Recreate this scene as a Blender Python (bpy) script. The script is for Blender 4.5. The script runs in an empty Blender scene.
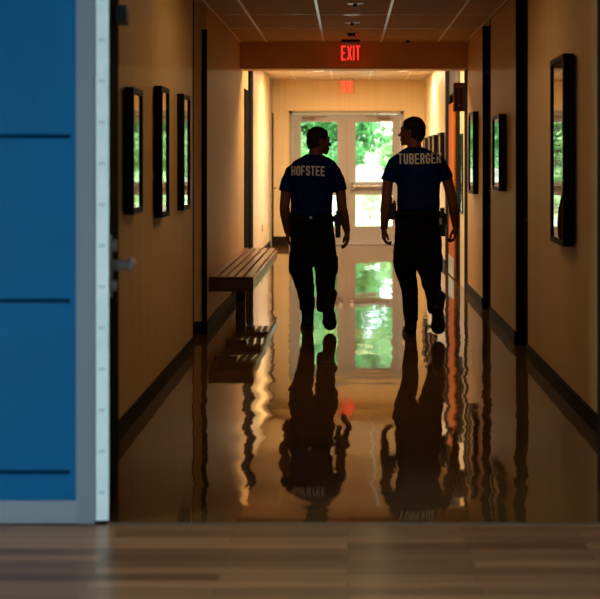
import bpy, bmesh, math, random
from mathutils import Vector, Matrix, noise
from mathutils.bvhtree import BVHTree

random.seed(7)
SC = bpy.context.scene
COL = SC.collection
PI = math.pi

# ------------------------------------------------------------------ materials
def mat(name, color=(.5, .5, .5), rough=.5, metal=0.0, spec=.5, coat=0.0, emit=None, estr=0.0):
    m = bpy.data.materials.new(name); m.use_nodes = True
    b = m.node_tree.nodes['Principled BSDF']
    b.inputs['Base Color'].default_value = (*color, 1)
    b.inputs['Roughness'].default_value = rough
    b.inputs['Metallic'].default_value = metal
    b.inputs['Specular IOR Level'].default_value = spec
    b.inputs['Coat Weight'].default_value = coat
    if emit:
        b.inputs['Emission Color'].default_value = (*emit, 1)
        b.inputs['Emission Strength'].default_value = estr
    return m

def noisy(name, c1, c2, scale=(1, 1, 1), nscale=5.0, rough=.5, spec=.5, bump=0.0, detail=4.0, lo=.35, hi=.65):
    m = mat(name, c1, rough, 0, spec)
    nt = m.node_tree; N = nt.nodes; L = nt.links
    b = N['Principled BSDF']
    tc = N.new('ShaderNodeTexCoord'); mp = N.new('ShaderNodeMapping'); mp.inputs['Scale'].default_value = scale
    nz = N.new('ShaderNodeTexNoise'); nz.inputs['Scale'].default_value = nscale; nz.inputs['Detail'].default_value = detail
    cr = N.new('ShaderNodeValToRGB')
    cr.color_ramp.elements[0].position = lo; cr.color_ramp.elements[0].color = (*c1, 1)
    cr.color_ramp.elements[1].position = hi; cr.color_ramp.elements[1].color = (*c2, 1)
    L.new(tc.outputs['Object'], mp.inputs['Vector']); L.new(mp.outputs['Vector'], nz.inputs['Vector'])
    L.new(nz.outputs['Fac'], cr.inputs['Fac']); L.new(cr.outputs['Color'], b.inputs['Base Color'])
    if bump:
        bp = N.new('ShaderNodeBump'); bp.inputs['Strength'].default_value = bump; bp.inputs['Distance'].default_value = .01
        L.new(nz.outputs['Fac'], bp.inputs['Height']); L.new(bp.outputs['Normal'], b.inputs['Normal'])
    return m

M = {}
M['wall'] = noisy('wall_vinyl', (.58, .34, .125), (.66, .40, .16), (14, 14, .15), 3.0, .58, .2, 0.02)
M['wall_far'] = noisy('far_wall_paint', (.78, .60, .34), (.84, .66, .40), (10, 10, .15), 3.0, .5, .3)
M['wall_alcove'] = noisy('alcove_paint', (.66, .42, .20), (.7, .46, .23), (3, 3, .3), 3.0, .5, .3)
M['beam'] = noisy('beam_paint', (.72, .43, .20), (.76, .46, .22), (2, 2, 2), 3.0, .6, .3)
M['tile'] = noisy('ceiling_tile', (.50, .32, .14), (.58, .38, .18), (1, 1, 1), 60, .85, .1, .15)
M['tile_far_lit'] = noisy('far_ceiling_tile_lit', (.74, .58, .38), (.80, .64, .43), (1, 1, 1), 60, .85, .1, .15)  # corridor tile with light put into its colour, for a brighter floor reflection
M['tee'] = mat('ceiling_tee', (.92, .85, .62), .35)
M['base'] = mat('black_cove_base', (.018, .010, .007), .7, 0, .12)
M['dark'] = noisy('dark_door', (.004, .0025, .002), (.006, .004, .003), (20, 20, 1), 3, .9, .03)
M['darkframe'] = mat('dark_frame', (.004, .003, .003), .6, 0, .15)
M['blue'] = noisy('blue_panel', (.0, .075, .19), (.0, .084, .21), (1, 1, 1), 2.5, .6, .12)
M['groove'] = mat('blue_groove', (.0, .018, .05), .9, 0, .05)
M['grey'] = mat('grey_frame', (.15, .18, .21), .6, 0, .2)
M['greybase'] = mat('grey_base', (.19, .21, .24), .6, 0, .2)
M['white_edge'] = noisy('white_edge', (.72, .84, .86), (.8, .9, .9), (1, 1, 1), 9, .4)
M['mark'] = mat('edge_mark', (.48, .6, .63), .6)
M['chrome'] = mat('brushed_steel', (.72, .72, .74), .25, 1.0)
M['doorpaint'] = mat('entry_door_paint', (.34, .32, .33), .45)
M['doorframe'] = mat('entry_frame_paint', (.36, .30, .24), .45)
M['brass'] = mat('closer_metal', (.16, .12, .09), .5, .5)
M['satin'] = mat('satin_steel', (.62, .66, .70), .4, .35)
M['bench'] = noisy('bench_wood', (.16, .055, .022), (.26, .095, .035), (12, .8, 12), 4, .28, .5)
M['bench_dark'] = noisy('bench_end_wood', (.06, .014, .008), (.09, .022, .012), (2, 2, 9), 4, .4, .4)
M['orange'] = noisy('orange_wood', (.50, .125, .004), (.58, .15, .008), (14, 14, .5), 4, .7, .1)
M['kick'] = mat('kick_plate', (.45, .36, .25), .4, .8)
M['transom'] = mat('transom_grey', (.15, .14, .15), .7, 0, .1)
M['signbrown'] = mat('sign_maroon', (.13, .018, .014), .4)
M['signpale'] = mat('sign_pale', (.50, .27, .16), .5)
M['shirt'] = noisy('navy_shirt', (.003, .013, .09), (.005, .018, .115), (1, 1, 1), 14, .9, .1)
M['trousers'] = noisy('black_trousers', (.004, .004, .006), (.007, .007, .009), (1, 1, 1), 14, .9, .1)
M['boot'] = mat('black_leather', (.004, .004, .004), .6, 0, .3)
M['belt'] = mat('black_belt', (.004, .004, .004), .7, 0, .15)
M['skin'] = noisy('skin', (.17, .055, .032), (.21, .07, .042), (1, 1, 1), 9, .5, .3)
M['hair'] = noisy('dark_hair', (.010, .006, .004), (.02, .012, .008), (30, 30, 6), 6, .6, .2, .4)
M['letter'] = mat('white_print', (.90, .90, .92), .6)
M['red'] = mat('red_glow', (.5, .01, .01), .5, emit=(1, .035, .02), estr=1.3)
M['redfar'] = mat('red_glow_far', (.5, .03, .01), .5, emit=(1, .06, .03), estr=1.3)
M['led'] = mat('red_led', (.4, 0, 0), .4, emit=(1, .02, .01), estr=1.0)
M['white'] = mat('white_plastic', (.75, .72, .68), .4)
M['black'] = mat('black_plastic', (.012, .01, .01), .4)
M['picture'] = noisy('picture_print', (.010, .007, .006), (.05, .03, .02), (1, 3, 3), 2.5, .6)
M['coat'] = mat('dark_coat', (.012, .012, .012), .9)
M['coat2'] = mat('grey_coat', (.12, .10, .075), .9)
M['lobby'] = mat('lobby_wall', (.20, .23, .26), .7)
M['lobbyceil'] = mat('lobby_ceiling', (.06, .07, .08), .9)
M['threshold'] = mat('threshold_strip', (.14, .09, .06), .4)
M['bark'] = noisy('bark', (.10, .07, .045), (.2, .15, .1), (1, 1, .2), 14, .9)
M['lamp'] = mat('lamp_diffuser', (.9, .85, .75), .5, emit=(1, .74, .42), estr=1.6)
M['outlet'] = mat('outlet_ivory', (.55, .42, .25), .4)
M['ground'] = noisy('pale_path', (.55, .58, .48), (.75, .75, .66), (1, 1, 1), 3, .9)
M['grass'] = noisy('grass', (.22, .34, .13), (.42, .55, .28), (1, 1, 1), 5, .9)

def leafmat(name, c1, c2):
    m = noisy(name, c1, c2, (1, 1, 1), 3.5, .5, .3)
    nt = m.node_tree; N = nt.nodes; L = nt.links
    b = N['Principled BSDF']; out = [n for n in N if n.type == 'OUTPUT_MATERIAL'][0]
    tr = N.new('ShaderNodeBsdfTranslucent'); mx = N.new('ShaderNodeMixShader'); mx.inputs[0].default_value = .5
    cr = [n for n in N if n.type == 'VALTORGB'][0]
    L.new(cr.outputs['Color'], tr.inputs['Color'])
    L.new(b.outputs[0], mx.inputs[1]); L.new(tr.outputs[0], mx.inputs[2]); L.new(mx.outputs[0], out.inputs[0])
    return m
M['leaf'] = leafmat('leaf_green', (.15, .29, .11), (.29, .44, .20))
M['leaf2'] = leafmat('leaf_pale', (.34, .52, .26), (.60, .72, .46))
M['leaf3'] = leafmat('leaf_dark', (.05, .19, .06), (.12, .32, .10))

def glassmat(name, tint=(1, 1, 1), ior=1.5, body=None):
    """a thin pane: clear (or over a dark print), mirror-like at grazing angles"""
    m = bpy.data.materials.new(name); m.use_nodes = True
    nt = m.node_tree; N = nt.nodes; L = nt.links
    out = [n for n in N if n.type == 'OUTPUT_MATERIAL'][0]; N.remove(N['Principled BSDF'])
    fr = N.new('ShaderNodeFresnel'); fr.inputs['IOR'].default_value = ior
    tr = N.new('ShaderNodeBsdfTransparent'); tr.inputs['Color'].default_value = (*tint, 1)
    gl = N.new('ShaderNodeBsdfGlossy'); gl.inputs['Roughness'].default_value = .01; gl.inputs['Color'].default_value = (1, 1, 1, 1)
    mx = N.new('ShaderNodeMixShader')
    L.new(fr.outputs[0], mx.inputs[0]); L.new(tr.outputs[0], mx.inputs[1]); L.new(gl.outputs[0], mx.inputs[2])
    L.new(mx.outputs[0], out.inputs[0])
    return m
M['glass'] = glassmat('clear_glass', (.96, 1, .97))
M['pglass'] = glassmat('picture_glass', (.95, .95, .95), 1.6)
M['acrylic'] = glassmat('clear_acrylic', (.97, .93, .93), 1.2)

# polished corridor floor: waxed tile, gentle undulation and per-tile tilt
def floor_mat():
    m = mat('polished_floor', (.30, .19, .10), .035, 0, .5)
    nt = m.node_tree; N = nt.nodes; L = nt.links
    b = N['Principled BSDF']; b.inputs['IOR'].default_value = 1.85
    geo = N.new('ShaderNodeNewGeometry')
    # colour
    nz = N.new('ShaderNodeTexNoise'); nz.inputs['Scale'].default_value = 1.3; nz.inputs['Detail'].default_value = 5
    cr = N.new('ShaderNodeValToRGB')
    cr.color_ramp.elements[0].position = .3; cr.color_ramp.elements[0].color = (.12, .055, .016, 1)
    cr.color_ramp.elements[1].position = .7; cr.color_ramp.elements[1].color = (.155, .073, .023, 1)
    L.new(geo.outputs['Position'], nz.inputs['Vector']); L.new(nz.outputs['Fac'], cr.inputs['Fac'])
    bk = N.new('ShaderNodeTexBrick'); bk.offset = 0; bk.inputs['Scale'].default_value = 1
    bk.inputs['Brick Width'].default_value = 1.22; bk.inputs['Row Height'].default_value = 2.44
    bk.inputs['Mortar Size'].default_value = .004
    bk.inputs['Color1'].default_value = (1, 1, 1, 1); bk.inputs['Color2'].default_value = (.94, .94, .94, 1); bk.inputs['Mortar'].default_value = (.45, .42, .4, 1)
    L.new(geo.outputs['Position'], bk.inputs['Vector'])
    mu = N.new('ShaderNodeMix'); mu.data_type = 'RGBA'; mu.blend_type = 'MULTIPLY'; mu.inputs[0].default_value = 1
    L.new(cr.outputs['Color'], mu.inputs[6]); L.new(bk.outputs['Color'], mu.inputs[7]); L.new(mu.outputs[2], b.inputs['Base Color'])
    # waves
    def vm(op, a=None, bb=None, va=None, vb=None, scale=None):
        n = N.new('ShaderNodeVectorMath'); n.operation = op
        if a: L.new(a, n.inputs[0])
        if bb: L.new(bb, n.inputs[1])
        if va: n.inputs[0].default_value = va
        if vb: n.inputs[1].default_value = vb
        if scale is not None: n.inputs['Scale'].default_value = scale
        return n.outputs[0]
    def wave(sc, vec, amp, seed):
        mp = vm('MULTIPLY', geo.outputs['Position'], vb=vec)
        mp = vm('ADD', mp, vb=(seed, seed * 2, 0))
        n = N.new('ShaderNodeTexNoise'); n.inputs['Scale'].default_value = sc; n.inputs['Detail'].default_value = 1.5
        L.new(mp, n.inputs['Vector'])
        d = vm('SUBTRACT', n.outputs['Color'], vb=(.5, .5, .5))
        return vm('MULTIPLY', d, vb=amp)
    w1 = wave(3.2, (.55, 1.0, 1), (.036, .015, 0), 3.1)
    w2 = wave(9.0, (.6, 1.3, 1), (.018, .009, 0), 9.7)
    tl = vm('SCALE', geo.outputs['Position'], scale=1 / .305)
    tl = vm('FLOOR', tl)
    wn = N.new('ShaderNodeTexWhiteNoise'); wn.noise_dimensions = '2D'; L.new(tl, wn.inputs['Vector'])
    w3 = vm('MULTIPLY', vm('SUBTRACT', wn.outputs['Color'], vb=(.5, .5, .5)), vb=(.007, .005, 0))
    s = vm('ADD', w1, w2); s = vm('ADD', s, w3)
    s = vm('MULTIPLY', s, vb=(1, 1, 0)); s = vm('ADD', s, vb=(0, 0, 1)); s = vm('NORMALIZE', s)
    L.new(s, b.inputs['Normal'])
    return m
M['floor'] = floor_mat()

def wood_mat():
    m = mat('oak_planks', (.3, .2, .13), .3, 0, .35)
    nt = m.node_tree; N = nt.nodes; L = nt.links
    b = N['Principled BSDF']; geo = N.new('ShaderNodeNewGeometry')
    bk = N.new('ShaderNodeTexBrick'); bk.inputs['Scale'].default_value = 1
    bk.inputs['Brick Width'].default_value = .9; bk.inputs['Row Height'].default_value = .075; bk.inputs['Mortar Size'].default_value = .002
    bk.inputs['Color1'].default_value = (.52, .235, .105, 1); bk.inputs['Color2'].default_value = (.20, .085, .036, 1); bk.inputs['Mortar'].default_value = (.1, .06, .04, 1)
    L.new(geo.outputs['Position'], bk.inputs['Vector'])
    mp = N.new('ShaderNodeMapping'); mp.inputs['Scale'].default_value = (1.2, 22, 1)
    nz = N.new('ShaderNodeTexNoise'); nz.inputs['Scale'].default_value = 2; nz.inputs['Detail'].default_value = 5
    L.new(geo.outputs['Position'], mp.inputs['Vector']); L.new(mp.outputs[0], nz.inputs['Vector'])
    cr = N.new('ShaderNodeValToRGB'); cr.color_ramp.elements[0].color = (.6, .58, .55, 1); cr.color_ramp.elements[1].color = (1.35, 1.35, 1.4, 1)
    L.new(nz.outputs['Fac'], cr.inputs['Fac'])
    mu = N.new('ShaderNodeMix'); mu.data_type = 'RGBA'; mu.blend_type = 'MULTIPLY'; mu.inputs[0].default_value = 1
    L.new(bk.outputs['Color'], mu.inputs[6]); L.new(cr.outputs['Color'], mu.inputs[7]); L.new(mu.outputs[2], b.inputs['Base Color'])
    return m
M['wood'] = wood_mat()

# ------------------------------------------------------------------ helpers
def obj(name, bm, m, parent=None, smooth=False):
    me = bpy.data.meshes.new(name); bm.normal_update(); bm.to_mesh(me); bm.free()
    me.materials.append(m if not isinstance(m, str) else M[m])
    if smooth:
        for p in me.polygons: p.use_smooth = True
    o = bpy.data.objects.new(name, me); COL.objects.link(o)
    if parent: o.parent = parent; o.matrix_parent_inverse = Matrix.Identity(4)
    return o

def empty(name, loc=(0, 0, 0), rz=0):
    o = bpy.data.objects.new(name, None); COL.objects.link(o); o.location = loc; o.rotation_euler = (0, 0, rz)
    o.empty_display_size = .1
    return o

def tag(o, label=None, cat=None, group=None, kind=None):
    if label: o['label'] = label
    if cat: o['category'] = cat
    if group: o['group'] = group
    if kind: o['kind'] = kind
    return o

def box(bm, x0, x1, y0, y1, z0, z1, bev=0.0):
    b2 = bmesh.new()
    r = bmesh.ops.create_cube(b2, size=1)
    for v in b2.verts:
        v.co = Vector(((x0 + x1) / 2 + v.co.x * (x1 - x0), (y0 + y1) / 2 + v.co.y * (y1 - y0), (z0 + z1) / 2 + v.co.z * (z1 - z0)))
    if bev:
        bmesh.ops.bevel(b2, geom=b2.edges[:], offset=bev, segments=2, affect='EDGES', profile=.7)
    merge(bm, b2)

def merge(bm, b2, mtx=None):
    if mtx: bmesh.ops.transform(b2, matrix=mtx, verts=b2.verts)
    vs = {}
    for v in b2.verts: vs[v.index if v.index >= 0 else id(v)] = None
    b2.verts.index_update()
    new = [bm.verts.new(v.co) for v in b2.verts]
    for f in b2.faces:
        try: bm.faces.new([new[v.index] for v in f.verts])
        except ValueError: pass
    b2.free()

def B(*a, bev=0.0):
    bm = bmesh.new(); box(bm, *a, bev=bev); return bm

def struct(name, bm, m, parent=None):
    o = obj(name, bm, m, parent)
    if not parent: o['kind'] = 'structure'
    return o

def frame_of(d):
    d = d.normalized(); up = Vector((0, 1, 0)) if abs(d.z) > .8 else Vector((0, 0, 1))
    a = d.cross(up).normalized(); b = a.cross(d).normalized(); return a, b

def loft(bm, rings, seg=24, mtx=None):
    """rings: (center, rx, ry[, yaw]) horizontal ellipses, closed at both ends"""
    b2 = bmesh.new(); rows = []
    for r in rings:
        c = Vector(r[0]); rx, ry = r[1], r[2]; yaw = r[3] if len(r) > 3 else 0
        row = []
        for k in range(seg):
            t = 2 * PI * k / seg
            x, y = rx * math.cos(t), ry * math.sin(t)
            row.append(b2.verts.new(c + Vector((x * math.cos(yaw) - y * math.sin(yaw), x * math.sin(yaw) + y * math.cos(yaw), 0))))
        rows.append(row)
    for i in range(len(rows) - 1):
        for k in range(seg):
            b2.faces.new((rows[i][k], rows[i][(k + 1) % seg], rows[i + 1][(k + 1) % seg], rows[i + 1][k]))
    b2.faces.new(rows[0][::-1]); b2.faces.new(rows[-1])
    merge(bm, b2, mtx)

def tube(bm, pts, rad, seg=14, mtx=None, flat=1.0, flat_dir=None, open_end=False):
    """tapered chain of capsules with round ends"""
    b2 = bmesh.new()
    pts = [Vector(p) for p in pts]
    if not hasattr(rad, '__len__'): rad = [rad] * len(pts)
    # end caps as extra rings
    P, R, D = [], [], []
    n = len(pts)
    d0 = (pts[1] - pts[0]).normalized(); d1 = (pts[-1] - pts[-2]).normalized()
    for a in (80, 55, 28): 
        P.append(pts[0] - d0 * rad[0] * math.sin(math.radians(a))); R.append(rad[0] * math.cos(math.radians(a))); D.append(d0)
    for i in range(n):
        if i == 0: d = d0
        elif i == n - 1: d = d1
        else: d = ((pts[i] - pts[i - 1]).normalized() + (pts[i + 1] - pts[i]).normalized()).normalized()
        P.append(pts[i]); R.append(rad[i]); D.append(d)
    for a in (() if open_end else (28, 55, 80)):
        P.append(pts[-1] + d1 * rad[-1] * math.sin(math.radians(a))); R.append(rad[-1] * math.cos(math.radians(a))); D.append(d1)
    a, b = frame_of(D[0]); rows = []
    for p, r, d in zip(P, R, D):
        a = (a - d * a.dot(d)).normalized(); b = d.cross(a)
        row = []
        for k in range(seg):
            t = 2 * PI * k / seg
            off = (a * math.cos(t) + b * math.sin(t)) * r
            if flat != 1.0: 
                fd = Vector(flat_dir).normalized(); off -= fd * off.dot(fd) * (1 - flat)
            row.append(b2.verts.new(p + off))
        rows.append(row)
    for i in range(len(rows) - 1):
        for k in range(seg):
            b2.faces.new((rows[i][k], rows[i][(k + 1) % seg], rows[i + 1][(k + 1) % seg], rows[i + 1][k]))
    b2.faces.new(rows[0][::-1]); b2.faces.new(rows[-1])
    merge(bm, b2, mtx)

def cyl(bm, p0, p1, r, seg=20):
    p0, p1 = Vector(p0), Vector(p1); d = (p1 - p0).normalized(); a, b = frame_of(d)
    b2 = bmesh.new()
    r0 = [b2.verts.new(p0 + (a * math.cos(2 * PI * k / seg) + b * math.sin(2 * PI * k / seg)) * r) for k in range(seg)]
    r1 = [b2.verts.new(p1 + (a * math.cos(2 * PI * k / seg) + b * math.sin(2 * PI * k / seg)) * r) for k in range(seg)]
    for k in range(seg): b2.faces.new((r0[k], r0[(k + 1) % seg], r1[(k + 1) % seg], r1[k]))
    b2.faces.new(r0[::-1]); b2.faces.new(r1)
    merge(bm, b2)

def ell(bm, c, r, mtx=None, rot=None, u=20, v=12):
    b2 = bmesh.new(); bmesh.ops.create_uvsphere(b2, u_segments=u, v_segments=v, radius=1)
    T = Matrix.Translation(Vector(c)) @ (rot.to_4x4() if rot else Matrix.Identity(4)) @ Matrix.Diagonal((*r, 1))
    bmesh.ops.transform(b2, matrix=T, verts=b2.verts)
    merge(bm, b2, mtx)

def remesh(name, bm, m, parent, voxel, smooth=4, wrinkle=0.0, wscale=9.0, wvec=(1, 1, 1), zlo=None, zhi=None):
    bmesh.ops.recalc_face_normals(bm, faces=bm.faces[:])
    me = bpy.data.meshes.new(name); bm.to_mesh(me); bm.free()
    o = bpy.data.objects.new(name, me); COL.objects.link(o)
    r = o.modifiers.new('r', 'REMESH'); r.mode = 'VOXEL'; r.voxel_size = voxel
    s = o.modifiers.new('s', 'SMOOTH'); s.iterations = smooth; s.factor = .5
    bpy.context.view_layer.update()
    dg = bpy.context.evaluated_depsgraph_get()
    m2 = bpy.data.meshes.new_from_object(o.evaluated_get(dg)); m2.name = name
    o.modifiers.clear(); old = o.data; o.data = m2; bpy.data.meshes.remove(old)
    if wrinkle:
        w = Vector(wvec)
        nor = [v.normal.copy() for v in m2.vertices]
        for v, nn in zip(m2.vertices, nor):
            p = Vector((v.co.x * w.x, v.co.y * w.y, v.co.z * w.z)) * wscale
            v.co += nn * wrinkle * (noise.noise(p) + .5 * noise.noise(p * 2.1))
    if zlo is not None or zhi is not None:          # flat cut hem
        b3 = bmesh.new(); b3.from_mesh(m2)
        for z, keep_above in ((zlo, True), (zhi, False)):
            if z is None: continue
            g = b3.verts[:] + b3.edges[:] + b3.faces[:]
            bmesh.ops.bisect_plane(b3, geom=g, plane_co=(0, 0, z), plane_no=(0, 0, 1), clear_inner=keep_above, clear_outer=not keep_above)
        bmesh.ops.holes_fill(b3, edges=[e for e in b3.edges if e.is_boundary], sides=0)
        b3.to_mesh(m2); b3.free()
    m2.materials.clear(); m2.materials.append(M[m])
    for p in m2.polygons: p.use_smooth = True
    o.parent = parent
    return o

# block stroke letters (unit box 0..1 wide, 0..1 high)
GL = {
 'E': [[(1, 0), (0, 0), (0, 1), (1, 1)], [(0, .5), (.8, .5)]],
 'X': [[(0, 0), (1, 1)], [(0, 1), (1, 0)]],
 'I': [[(.5, 0), (.5, 1)]],
 'T': [[(.5, 0), (.5, 1)], [(0, 1), (1, 1)]],
 'H': [[(0, 0), (0, 1)], [(1, 0), (1, 1)], [(0, .5), (1, .5)]],
 'O': [[(.25, 0), (0, .2), (0, .8), (.25, 1), (.75, 1), (1, .8), (1, .2), (.75, 0), (.25, 0)]],
 'F': [[(0, 0), (0, 1), (1, 1)], [(0, .5), (.8, .5)]],
 'S': [[(0, .2), (.25, 0), (.75, 0), (1, .2), (1, .38), (.75, .52), (.25, .52), (0, .66), (0, .8), (.25, 1), (.75, 1), (1, .8)]],
 'U': [[(0, 1), (0, .2), (.25, 0), (.75, 0), (1, .2), (1, 1)]],
 'B': [[(0, 0), (0, 1), (.75, 1), (1, .85), (1, .65), (.8, .52), (0, .52)], [(.8, .52), (1, .36), (1, .15), (.75, 0), (0, 0)]],
 'R': [[(0, 0), (0, 1), (.75, 1), (1, .82), (1, .62), (.75, .48), (0, .48)], [(.55, .48), (1, 0)]],
 'G': [[(1, .8), (.75, 1), (.25, 1), (0, .8), (0, .2), (.25, 0), (.75, 0), (1, .2), (1, .48), (.6, .48)]],
 'N': [[(0, 0), (0, 1), (1, 0), (1, 1)]],
}
def letter_polys(text, w, h, gap, t):
    """quads [(4 x (u,v))] centred on u=0, baseline v=0"""
    polys = []; tot = sum(w * (.3 if c == 'I' else 1) for c in text) + gap * (len(text) - 1)
    u = -tot / 2
    for c in text:
        cw = w * (.3 if c == 'I' else 1)
        for st in GL[c]:
            pts = [Vector((u + t / 2 + p[0] * (cw - t), t / 2 + p[1] * (h - t))) for p in st]
            for a, b in zip(pts, pts[1:]):
                d = b - a; ln = d.length; d.normalize(); nn = Vector((-d.y, d.x)) * t / 2
                a2 = a - d * t * .42; b2 = b + d * t * .42
                n = max(1, int(ln / (t * .8)))
                for k in range(n):
                    p = a2.lerp(b2, k / n); q = a2.lerp(b2, (k + 1) / n)
                    polys.append((p - nn, q - nn, q + nn, p + nn))
        u += cw + gap
    return polys, tot

def solid_letters(name, text, w, h, gap, t, origin, depth, m, parent):
    bm = bmesh.new(); ps, _ = letter_polys(text, w, h, gap, t)
    for q in ps:
        f = [bm.verts.new((origin[0] + p.x, origin[1], origin[2] + p.y)) for p in q]
        g = [bm.verts.new((origin[0] + p.x, origin[1] + depth, origin[2] + p.y)) for p in q]
        bm.faces.new(f); bm.faces.new(g[::-1])
        for k in range(4): bm.faces.new((f[k], g[k], g[(k + 1) % 4], f[(k + 1) % 4]))
    return obj(name, bm, m, parent)

# ------------------------------------------------------------------ the place
XL, XR, XF = -1.20, 1.335, -1.34          # corridor walls (near), far hall left wall
Y0, YB, YE = 5.22, 14.5, 22.7            # lobby edge, beam, end wall
ZC, ZF, ZB = 2.79, 2.88, 2.49

# corridor floor and lobby floor
struct('floor', B(-2.4, 1.6, Y0, YE + .3, -.1, 0), 'floor')
struct('floor_lobby', B(-6, 6, -4, Y0 - .03, -.1, 0), 'wood')
struct('trim_1', B(-.965, 1.6, Y0 - .032, Y0 + .002, -.02, .003), 'threshold')

def wallbox(name, x0, x1, y0, y1, z0, z1, m='wall'):
    return struct(name, B(x0, x1, y0, y1, z0, z1), m)

# left side
wallbox('wall_left', XL - .14, XL, 5.95, 10.07, 0, 3.0)
wallbox('wall_left_bench', XL - .9, XL, 11.0, 15.0, 0, 3.0)
wallbox('wall_left_alcove', -2.4, -2.3, 9.9, 11.1, 0, 3.0, 'wall_alcove')
wallbox('wall_left_alcove_side', -2.3, XL - .14, 9.9, 10.07, 0, 3.0, 'wall_alcove')
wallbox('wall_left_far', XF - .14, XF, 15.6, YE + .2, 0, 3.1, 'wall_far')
wallbox('wall_left_return', XF - .9, XL, 15.0, 15.62, 2.3, 3.1, 'wall')
wallbox('wall_left_stub', XF - .9, XL - .05, 15.0, 15.62, 0, 2.3, 'wall')
# right side with two shallow full height door recesses
wallbox('wall_right', XR, XR + .14, Y0, 9.65, 0, 3.0)
wallbox('wall_right_middle', XR, XR + .14, 10.33, 12.15, 0, 3.0)
wallbox('wall_right_inner', XR, XR + .14, 12.88, YB, 0, 3.0)
wallbox('wall_right_backing', XR + .14, XR + .2, Y0, YE, 0, 3.1, 'dark')
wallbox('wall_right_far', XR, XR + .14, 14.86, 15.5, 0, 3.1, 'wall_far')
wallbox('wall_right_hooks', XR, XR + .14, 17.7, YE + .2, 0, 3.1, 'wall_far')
# end wall with a door opening
EX0, EX1, EZ = -1.03, .98, 2.345
bm = bmesh.new()
box(bm, XF - .1, EX0, YE, YE + .2, 0, 3.1); box(bm, EX1, XR + .1, YE, YE + .2, 0, 3.1); box(bm, EX0, EX1, YE, YE + .2, EZ, 3.1)
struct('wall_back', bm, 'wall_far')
# beam over the corridor
wallbox('wall_header', XL - .6, XR + .14, YB, YB + .35, ZB, 3.1, 'beam')

# ceilings with tees
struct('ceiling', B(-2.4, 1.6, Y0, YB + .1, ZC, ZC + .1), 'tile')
struct('ceiling_far', B(-2.4, 1.6, YB + .1, YE + .2, ZF, ZF + .1), 'tile_far_lit')
bm = bmesh.new()
for x in (-.905, -.27, .37, 1.0): box(bm, x - .012, x + .012, Y0 + .1, YB, ZC - .004, ZC + .002)
y = Y0 + .5
while y < YB: box(bm, -1.33, XR, y - .006, y + .006, ZC - .002, ZC + .002); y += 1.22
for x in (-1.195, 1.31): box(bm, x - .008, x + .008, Y0 + .1, YB, ZC - .006, ZC + .002)
struct('trim_2', bm, 'tee')
bm = bmesh.new()
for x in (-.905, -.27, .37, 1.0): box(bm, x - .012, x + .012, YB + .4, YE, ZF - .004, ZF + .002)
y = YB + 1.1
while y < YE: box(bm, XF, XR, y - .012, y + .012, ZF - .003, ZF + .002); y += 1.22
struct('trim_3', bm, 'tee')

# baseboards
def bb(name, x0, x1, y0, y1, h=.10):
    struct(name, B(x0, x1, y0, y1, 0, h), 'base')
bb('baseboard_left', XL, XL + .012, 5.95, 10.07)
bb('baseboard_left_alcove', -2.3, XL - .001, 10.985, 11.0)
bb('baseboard_left_bench', XL, XL + .012, 10.985, 15.0)
bb('baseboard_left_far', XF, XF + .012, 17.9, 22.3)
bb('baseboard_right', XR - .012, XR, Y0, 9.65)
bb('baseboard_right_middle', XR - .012, XR, 10.33, 12.15)
bb('baseboard_right_inner', XR - .012, XR, 12.88, YB)
bb('baseboard_right_far', XR - .012, XR, 17.7, YE)
bb('baseboard_back', XF + .02, EX0, YE - .015, YE, .15)
bb('baseboard_back_right', EX1, XR, YE - .015, YE, .15)

# corner guards and dark posts
struct('trim_4', B(XL - .035, XL + .006, 10.975, 11.02, .0, 2.57), 'dark')
struct('trim_5', B(XR - .006, XR + .1, YB, YB + .36, 0, ZB), 'dark')
struct('trim_6', B(XF - .01, XF + .035, 17.3, 17.9, 0, ZF), 'dark')
struct('trim_7', B(XR - .012, XR + .1, 16.85, 17.7, 0, ZF), 'dark')
struct('trim_9', B(XL - .01, XL + .012, 15.0, 15.62, 0, 2.3), 'dark')
struct('trim_10', B(XL - .006, XL + .006, 10.05, 10.08, 0, 2.9), 'base')

# full height doors in the right recesses
def recess_door(n, y0, y1):
    r = empty('door_%d' % n, (XR, (y0 + y1) / 2, 0)); r['kind'] = 'structure'
    h = (y1 - y0) / 2
    bm = bmesh.new()
    box(bm, -.003, .1, -h, -h + .05, 0, ZC); box(bm, -.003, .1, h - .05, h, 0, ZC); box(bm, .02, .1, -h, h, 2.3, 2.36)
    box(bm, .05, .1, -h, h, 2.36, ZC)
    obj('door_frame', bm, 'dark', r)
    obj('door_leaf', B(.045, .09, -h + .05, h - .05, .005, 2.3), 'dark', r)
    bm = bmesh.new(); cyl(bm, (.045, -h + .11, 1.02), (-.0, -h + .11, 1.02), .012); 
    obj('door_handle', bm, 'black', r)
recess_door(1, 9.65, 10.33)
recess_door(2, 12.15, 12.88)

# open orange door in its frame, far right
r = empty('door_3', (XR, 16.28, 0)); r['kind'] = 'structure'
bm = bmesh.new(); box(bm, -.01, .12, -.78, -.30, 0, 2.3)
obj('door_frame', bm, 'dark', r)
lf = obj('door_leaf', B(-.03, .06, -.30, .56, .01, 2.19, bev=.003), 'orange', r)
obj('kick_plate', B(-.034, -.03, -.29, .55, .02, .26), 'kick', lf)
obj('transom_panel', B(-.02, .06, -.78, .57, 2.31, 2.87), 'transom', r)

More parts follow.
